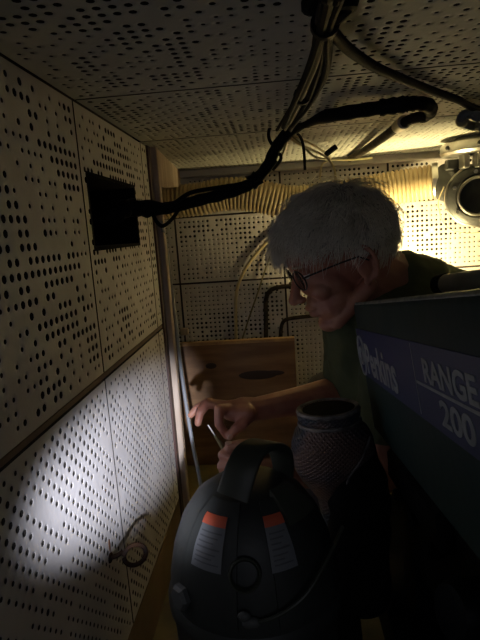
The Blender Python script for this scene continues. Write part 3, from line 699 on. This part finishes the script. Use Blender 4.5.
# hose port
pc = lidpt(AZ0-.11, HT-.086*VS, 0); pn = (Vector((math.sin(AZ0), -math.cos(AZ0), .45))).normalized()
b = MB(); b.lathe([(.0, -.010), (.0150, -.010), (.0150, .010), (.017, .013), (.019, .012), (.0200, .0), (.0200, -.024), (0, -.024)], pc, pn, 36); b.build('hose_port', MT['plastic2'], root)
b = MB(); b.lathe([(0, -.0095), (.0148, -.0095), (.0148, -.009), (0, -.009)], pc, pn, 30); b.build('port_bore', MT['black'], root)
# hexagonal latch knob at lower left
kc = lidpt(AZ0-.88, HT-.140*VS, .004); kn = (kc-(vc+Vector((0, 0, HT-.145*VS)))).normalized()
b = MB(); b.lathe([(.016, 0), (.016, .006), (.013, .010), (0, .010)], kc, kn, 6); b.build('latch_knob', MT['hexgrey'], root, False)
# front latch and cord
kc = lidpt(AZ0-.06, HT-.150*VS, .004); b = MB(); b.ell(kc, (.012, .006, .007), n=14, m=8); b.ell(kc+Vector((-.008, -.002, .010)), (.008, .005, .006), n=12, m=8); b.build('latch', MT['hexgrey'], root)
b = MB(); b.tube(spline([kc, kc+Vector((.028, -.003, .010)), kc+Vector((.062, .004, .030)), kc+Vector((.090, .03, .055)), kc+Vector((.115, .07, .075))], 6), .0024, 8); b.build('cord', MT['plastic2'], root)
# arched handle: broad strap rising from the front, over and down at the back right
h0 = P(233, 497, 1, .570); h1 = P(242, 468, 1, .582); h2 = P(252, 450, 1, .602); h3 = P(266, 444.5, 1, .630); h4 = P(279, 450, 1, .658); h5 = P(283, 464, 1, .672); h6 = P(283, 480, 1, .675)
hp = spline([h0, h1, h2, h3, h4, h5, h6], 7)
def strap(path, wid, th, wdir, name, m, par):
    b = MB(); n_ = len(path); vs = []; sec_ = []
    for i, p in enumerate(path):
        t = (path[min(i+1, n_-1)]-path[max(i-1, 0)]).normalized(); w = (wdir-t*wdir.dot(t)).normalized(); nn = t.cross(w)
        wd = wid[i] if hasattr(wid, '__len__') else wid
        for (a, c_) in ((-1, -.6), (-.85, -1), (.85, -1), (1, -.6), (1, .6), (.85, 1), (0, 1.25), (-.85, 1), (-1, .6)):
            vs.append(p+w*a*wd/2+nn*c_*th/2)
    k_ = 9; fs = [(i*k_+j, i*k_+(j+1) % k_, (i+1)*k_+(j+1) % k_, (i+1)*k_+j) for i in range(n_-1) for j in range(k_)]
    fs += [tuple(range(k_)), tuple((n_-1)*k_+j for j in range(k_))]; b.add(vs, fs); return b.build(name, m, par)
wd = Vector((.95, -.25, -.1)).normalized()
strap(hp, [.041-.014*i/len(hp) for i in range(len(hp))], .011, wd, 'handle', MT['plastic2'], root)
lidpatch('top_ridge', MT['plastic2'], 0.55, 1.15, HT-.040*VS, HT-.007*VS, .002, .009)

# ------------------------------------------------------------------ the man
HS = 1.06; HY = 12; HPt = 22
ear = P(364, 266, 1, .925)
fy = Vector((-math.cos(math.radians(HY)), -math.sin(math.radians(HY)), 0))
Fh = fy*math.cos(math.radians(HPt))+Vector((0, 0, -math.sin(math.radians(HPt))))
Uh = fy*math.sin(math.radians(HPt))+Vector((0, 0, math.cos(math.radians(HPt))))
Lh = Uh.cross(Fh).normalized()
HO = ear-Lh*.078*HS
def hd(f, l, u): return HO+(Fh*f+Lh*l+Uh*u)*HS
HA = (Fh, Lh, Uh)
def sc(*r): return tuple(x*HS for x in r)
hips = Vector((.46, 1.20, ZF+.13))
man = thing('person', 'grey-haired man in glasses and dark green shirt leaning over his work', 'person', (hips.x, hips.y, ZF))
b = MB()
# skull, face, jaw
b.ell(hd(.005, 0, .045), sc(.098, .075, .088), HA, 28, 18)
b.ell(hd(.045, 0, .015), sc(.052, .062, .075), HA)
b.ell(hd(.050, 0, -.045), sc(.045, .050, .045), HA)
b.ell(hd(.074, 0, -.082), sc(.022, .026, .018), HA)
for s in (-1, 1):
    b.capsule(hd(.0, s*.058, -.040), hd(.068, s*.026, -.082), .016*HS, .013*HS)
    b.ell(hd(.070, s*.034, -.012), sc(.022, .022, .020), HA)
    b.capsule(hd(.093, s*.012, .040), hd(.078, s*.048, .040), .0075*HS, .006*HS)
b.capsule(hd(.092, 0, .028), hd(.113, 0, -.010), .0065*HS, .0100*HS)
b.ell(hd(.117, 0, -.016), sc(.0115, .011, .010), HA, 14, 10)
for s in (-1, 1): b.ell(hd(.106, s*.011, -.020), sc(.009, .0065, .0065), HA, 12, 8)
b.ell(hd(.094, 0, -.042), sc(.012, .022, .0065), HA); b.ell(hd(.091, 0, -.055), sc(.012, .019, .0065), HA)
b.ell(hd(.085, 0, -.036), sc(.014, .026, .016), HA)
# ears
for s in (-1, 1):
    pts = [hd(.008+.016*math.cos(a)+.004, s*(.079+.006*math.sin(a*.5)), .004+.029*math.sin(a)) for a in [math.radians(x) for x in range(60, 330, 30)]]
    pts = [hd(-.004-.014*math.sin(math.radians(x)) if False else -.004+.016*math.cos(math.radians(x)), s*(.080-.008*math.cos(math.radians(x))), .004+.030*math.sin(math.radians(x))) for x in range(20, 300, 28)]
    for i in range(len(pts)-1): b.capsule(pts[i], pts[i+1], .0042*HS, .0042*HS, 8, 3)
    b.ell(hd(-.002, s*.077, .002), sc(.016, .008, .027), HA, 14, 8); b.ell(hd(.004, s*.077, -.026), sc(.007, .005, .008), HA, 10, 8)
# neck and trunk
nb = P(411, 292, 1, 1.07); ch = Vector((nb.x+.04, 1.13, nb.z-.12))
b.capsule(hd(-.028, 0, -.030), nb, .056*HS, .066)
shL = P(396, 318, 1, 1.01); shR = P(385, 318, 1, 1.27)
b.capsule(shL, shR, .058, .058); b.capsule(nb, ch, .08, .11)
b.capsule(ch, hips, .135, .14)
# left (near) arm
elL = P(382, 474, 1, 1.02); wrL = P(270, 470, 1, .90)
b.chain([shL, elL], [.050, .041]); b.chain([elL, elL.lerp(wrL, .35), wrL], [.040, .040, .026])
# right (far) arm
elR = P(370, 388, 1, 1.19); wrR = P(256, 409, 1, 1.03)
b.chain([shR, elR], [.050, .041]); b.chain([elR, elR.lerp(wrR, .35), elR.lerp(wrR, .7), wrR], [.039, .041, .031, .025])
# right hand: palm seen from the side, index and thumb pinch a tool, other fingers reach left
def Hn(x, y, d): return P(x, y, 1, d)
b.capsule(wrR, Hn(243, 409, 1.02), .025, .026); b.capsule(Hn(246, 408, 1.035), Hn(226, 409, 1.03), .022, .017); b.capsule(Hn(246, 414, 1.00), Hn(230, 413, .995), .022, .016)
b.capsule(Hn(244, 409, 1.015), Hn(225, 409, 1.012), .023, .018)
fr = .0088
b.chain([Hn(228, 409, .995), Hn(219, 409, .975), Hn(219, 424, .965), Hn(227, 436, .968)], [.0115, .0105, .0095, .0075])      # index, curled down
b.chain([Hn(224, 406, 1.012), Hn(207, 403.5, 1.0), Hn(200, 413, .985), Hn(198, 423, .98)], [.0110, .0100, .0090, .0075])      # middle
b.chain([Hn(225, 405, 1.03), Hn(208, 402.5, 1.03), Hn(197, 408, 1.02), Hn(191, 415, 1.015)], [.0108, .0098, .0086, .0072])    # ring
b.chain([Hn(227, 406, 1.045), Hn(212, 405, 1.05), Hn(203, 406, 1.05), Hn(195, 410, 1.05)], [.0098, .0086, .0076, .0065])      # little
b.chain([Hn(249, 414, .998), Hn(243, 423, .98), Hn(236, 429, .970), Hn(230, 436, .962)], [.0150, .0125, .0110, .0085])        # thumb
# left hand: loose fist pointing left, thumb on top
b.capsule(wrL, Hn(256, 467, .895), .026, .027); b.capsule(Hn(260, 457, .91), Hn(244, 455, .905), .022, .018); b.capsule(Hn(260, 472, .905), Hn(246, 474, .90), .022, .017)
b.capsule(Hn(256, 464, .90), Hn(243, 464, .90), .025, .020)
b.chain([Hn(246, 452, .90), Hn(229, 450, .885), Hn(223, 455, .87), Hn(232, 458, .86)], [.0112, .0105, .0098, .0080])
b.chain([Hn(246, 460, .895), Hn(227, 460, .878), Hn(222, 466, .865), Hn(231, 467, .855)], [.0112, .0105, .0098, .0080])
b.chain([Hn(247, 468, .89), Hn(229, 469.5, .875), Hn(224, 474, .862), Hn(233, 476, .852)], [.0108, .0100, .0094, .0078])
b.chain([Hn(249, 476, .89), Hn(233, 479, .875), Hn(229, 482, .865), Hn(236, 484, .856)], [.0098, .0088, .0080, .0068])
b.chain([Hn(262, 452, .90), Hn(252, 445, .885), Hn(240, 445, .875), Hn(229, 446, .872)], [.0145, .0120, .0108, .0082])
# legs, folded, sitting on the floor behind the engine
kn1 = Vector((.12, 1.34, ZF+.30)); an1 = Vector((.08, 1.16, ZF+.045)); kn2 = Vector((.80, 1.34, ZF+.10)); an2 = Vector((.55, 1.50, ZF+.06))
for (k_, a_) in ((kn1, an1), (kn2, an2)):
    b.chain([hips, k_, a_], [.10, .062, .042]); b.capsule(a_, a_+Vector((-.12, -.02, -.01)), .038, .030)
body = b.build('body', MT['skin'], man)
rm = body.modifiers.new('remesh', 'REMESH'); rm.mode = 'VOXEL'; rm.voxel_size = .0026; rm.use_smooth_shade = True
sm = body.modifiers.new('smooth', 'SMOOTH'); sm.factor = .5; sm.iterations = 3
# nails
def nail(p, d, up, name='nail'):
    d = Vector(d).normalized(); up = Vector(up); up = (up-d*up.dot(d)).normalized(); w = d.cross(up)
    b = MB(); b.ell(p, (.0065, .0050, .0014), (d, w, up), 12, 8); b.build(name, MT['nail'], man)
pt = Hn(230, 436, .962); nail(pt+Vector((.001, -.0085, .001)), Hn(230, 436, .962)-Hn(236, 429, .970), (0, -1, .1))
pt = Hn(229, 446, .872); nail(pt+Vector((0, -.003, .0075)), (-1, 0, 0), (0, -.4, 1))
# shirt: torso, collar, short sleeves
b = MB(); R_s = .014
b.capsule(shL, shR, .058+R_s, .058+R_s); b.capsule(nb+Vector((.012, .0, -.022)), ch, .074+R_s, .11+R_s); b.capsule(ch, hips+Vector((0, 0, .06)), .135+R_s, .14+R_s)
b.chain([shL, shL.lerp(elL, .62)], [.060, .062])
b.chain([shR, shR.lerp(elR, .75)], [.062, .064]);
# chest cloth hanging forward under the chin down to the far sleeve
b.capsule(P(352, 335, 1, 1.10), P(368, 385, 1, 1.12), .066, .075); b.capsule(P(350, 330, 1, 1.15), P(352, 372, 1, 1.15), .060, .066)
b.capsule(P(405, 286, 1, 1.05), P(470, 314, 1, 1.12), .072, .085); b.capsule(P(470, 318, 1, 1.12), hips+Vector((.08, 0, .1)), .085, .14)
sh = b.build('shirt', MT['shirt'], man)
rm = sh.modifiers.new('remesh', 'REMESH'); rm.mode = 'VOXEL'; rm.voxel_size = .005; rm.use_smooth_shade = True
sm = sh.modifiers.new('smooth', 'SMOOTH'); sm.factor = .6; sm.iterations = 8
tx = bpy.data.textures.new('folds', 'CLOUDS'); tx.noise_scale = .045
dm = sh.modifiers.new('folds', 'DISPLACE'); dm.texture = tx; dm.strength = .012; dm.mid_level = .5; dm.texture_coords = 'LOCAL'
# collar band
b = MB(); cdir = (nb-hd(-.02, 0, -.03)).normalized(); cc = hd(-.02, 0, -.03).lerp(nb, .70); b.torus(cc, cdir, .068, .0065, 40, 8); b.build('collar', MT['shirt'], man)
b = MB()
for (k_, a_) in ((kn1, an1), (kn2, an2)): b.chain([hips, k_, a_.lerp(k_, .1)], [.115, .076, .058])
b.build('trousers', MT['trouser'], man)
# eyes and glasses
for s in (-1, 1):
    b = MB(); b.ell(hd(.080, s*.031, .024), sc(.0125, .0125, .0125), HA, 16, 10); e_ = b.build('eye', MT['eye'], man)
    b = MB(); b.ell(hd(.0915, s*.031, .021), sc(.002, .005, .005), HA, 12, 6); b.build('iris', MT['iris'], e_)
    b = MB(); b.ell(hd(.082, s*.031, .030), sc(.0135, .0165, .0095), HA, 16, 8); b.build('eyelid', MT['skin'], e_)
gl = MB()
for s in (-1, 1):
    pts = [hd(.104-.006*abs(math.cos(a)*.9+s*s*.9)*0-.008*(math.cos(a)*s*.5+.5), s*.034+.024*math.cos(a), .018+.018*math.sin(a)) for a in [2*math.pi*i/24 for i in range(25)]]
    gl.tube(pts, .0013*HS, 6)
    gl.tube([hd(.098, s*.058, .024), hd(.090, s*.072, .026), hd(.04, s*.083, .024), hd(.005, s*.085, .020), hd(-.010, s*.083, .006)], .0015*HS, 6)
gl.tube([hd(.1035, .010, .024), hd(.108, 0, .026), hd(.1035, -.010, .024)], .0013*HS, 6)
g_ = gl.build('glasses', MT['frame'], man)
lm = bpy.data.materials.new('lens_glass'); lm.use_nodes = True; lb = lm.node_tree.nodes['Principled BSDF']; lb.inputs['Transmission Weight'].default_value = 1; lb.inputs['Roughness'].default_value = .02; lb.inputs['IOR'].default_value = 1.3
for s in (-1, 1):
    b = MB(); b.ell(hd(.100, s*.034, .018), sc(.0008, .0235, .0175), (Fh, Lh, Uh), 24, 10); b.build('lens', lm, g_)
# wedding ring
b = MB(); rp = Hn(238, 468.5, .882); b.torus(rp, Hn(229, 469.5, .875)-Hn(247, 468, .89), .0112, .0014, 24, 6); b.build('ring', MT['gold'], man)

# hair: cap plus many strands
cap = MB(); nU, nV = 40, 24; vs = []; fs = []
CC = (.0, 0, .048); CR = (.104, .081, .092)
def scalp(th, ph, k=1.0):               # th azimuth (0 = forward), ph from the crown
    return (CC[0]+CR[0]*k*math.sin(ph)*math.cos(th), CC[1]+CR[1]*k*math.sin(ph)*math.sin(th), CC[2]+CR[2]*k*math.cos(ph))
def hairline(th):                       # lowest ph with hair
    a = abs((th+math.pi) % (2*math.pi)-math.pi)
    return float(np.interp(a, [0, .5, .95, 1.25, 1.45, 1.9, 2.4, 3.2], [1.10, 1.18, 1.45, 1.62, 1.62, 1.95, 2.15, 2.2]))
for i in range(nV+1):
    for k in range(nU):
        th = 2*math.pi*k/nU; ph = hairline(th)*i/nV; vs.append(hd(*scalp(th, max(ph, .001), 1.0+.02*math.sin(5*th+3*ph))))
for i in range(nV):
    for k in range(nU): fs.append((i*nU+k, (i+1)*nU+k, (i+1)*nU+(k+1) % nU, i*nU+(k+1) % nU))
cap.add(vs, fs); hb = cap.build('hair', MT['hairbase'], man)
so = hb.modifiers.new('thick', 'SOLIDIFY'); so.thickness = .010; so.offset = -1
ST = MB()
crown = Vector((-.045, 0, CC[2]+.078))
g_loc = Vector((Fh.dot(Vector((0, 0, -1))), Lh.dot(Vector((0, 0, -1))), Uh.dot(Vector((0, 0, -1)))))
rnd = random.Random(5)
NST = 5200; svs = []; sfs = []
clump = [Vector((rnd.gauss(0, 1), rnd.gauss(0, 1), rnd.gauss(0, 1)))*.62 for _ in range(220)]
cl_c = []
for i in range(220):
    th = rnd.uniform(-math.pi, math.pi); ph = math.acos(1-rnd.random()*(1-math.cos(hairline(th)))); cl_c.append(Vector(scalp(th, ph)))
cl_np = np.array([c[:] for c in cl_c])
for i in range(NST):
    th = rnd.uniform(-math.pi, math.pi); ph = math.acos(1-rnd.random()*(1-math.cos(hairline(th))))
    p = Vector(scalp(th, ph, .99)); nrm = Vector(((p.x-CC[0])/CR[0]**2, p.y/CR[1]**2, (p.z-CC[2])/CR[2]**2)).normalized()
    ci = int(np.argmin(((cl_np-np.array(p[:]))**2).sum(1)))
    flow = (p-crown); flow = flow-nrm*flow.dot(nrm); flow = flow.normalized() if flow.length > 1e-4 else Vector((1, 0, 0))
    flow = flow+Vector((.55 if p.x > -.03 else .05, 0, 0))+clump[ci]+Vector((rnd.gauss(0, .24), rnd.gauss(0, .24), rnd.gauss(0, .24)))
    flow = (flow-nrm*flow.dot(nrm)).normalized()
    front = max(0, math.cos(th)); L = rnd.uniform(.036, .080)*(1.0 if ph < 1.2 else .62)*(1-.12*front)
    if rnd.random() < .10: L *= 1.3
    lift = rnd.uniform(.20, .45)+.55*((ci*53) % 10)/10; d = (flow+nrm*lift).normalized(); q_ = p.copy(); pts = [q_.copy()]
    ns = 6
    for s_ in range(ns):
        q_ = q_+d*(L/ns)
        # stay outside the skull
        e_ = Vector(((q_.x-CC[0])/CR[0], q_.y/CR[1], (q_.z-CC[2])/CR[2])); el = e_.length
        if el < 1.02: q_ = Vector((CC[0]+e_.x/el*CR[0]*1.03, e_.y/el*CR[1]*1.03, CC[2]+e_.z/el*CR[2]*1.03))
        n2 = Vector(((q_.x-CC[0])/CR[0]**2, q_.y/CR[1]**2, (q_.z-CC[2])/CR[2]**2)).normalized()
        d = (d-n2*(.10+.16*((ci*37) % 10)/10)+g_loc*.16+Vector((rnd.gauss(0, .05), rnd.gauss(0, .05), rnd.gauss(0, .05)))).normalized(); pts.append(q_.copy())
    W_ = [hd(*x) for x in pts]; base_ = len(svs); r0 = rnd.uniform(.0006, .0011)
    for j, wp in enumerate(W_):
        t = (W_[min(j+1, ns)]-W_[max(j-1, 0)]).normalized(); a = t.orthogonal().normalized(); c_ = t.cross(a); rj = r0*(1-.85*(j/ns)**2)
        for k in range(3): an = k*2.0944; svs.append(wp+(a*math.cos(an)+c_*math.sin(an))*rj)
    for j in range(ns):
        for k in range(3): sfs.append((base_+j*3+k, base_+j*3+(k+1) % 3, base_+(j+1)*3+(k+1) % 3, base_+(j+1)*3+k))
me = bpy.data.meshes.new('hair_strands'); og = WLOC[man.name]
me.from_pydata([tuple(v-og) for v in svs], [], sfs); me.materials.append(MT['hair']); me.polygons.foreach_set('use_smooth', [True]*len(me.polygons))
hs_ = link('hair_strands', me, man, og); hs_['kind'] = 'stuff'
# eyebrow
b = MB()
for s in (-1, 1):
    for i in range(26):
        l_ = .014+.036*i/26; p = hd(.0985-.0004*i*(i/26), s*l_, .041+rnd.uniform(-.002, .002)); b.tube([p, p+(Fh*.004+Lh*s*.007+Uh*rnd.uniform(-.002, .003))*HS], [.0008, .0002], 3)
b.build('eyebrow', MT['hair'], man)['kind'] = 'stuff'

# small tool in the pinch
t0 = Hn(208, 425, .965); t1 = Hn(222, 446, .960)
root = thing('screwdriver', 'slim dark screwdriver pinched in the upper hand', 'tool', t1)
b = MB(); b.tube([t0, t0.lerp(t1, .55)], [.0016, .0020], 8); b.build('shaft', MT['steel'], root)
b = MB(); b.tube([t0.lerp(t1, .5), t1, t1+(t1-t0)*.25], [.0032, .0045, .0042], 10); b.build('handle', MT['olive'], root)
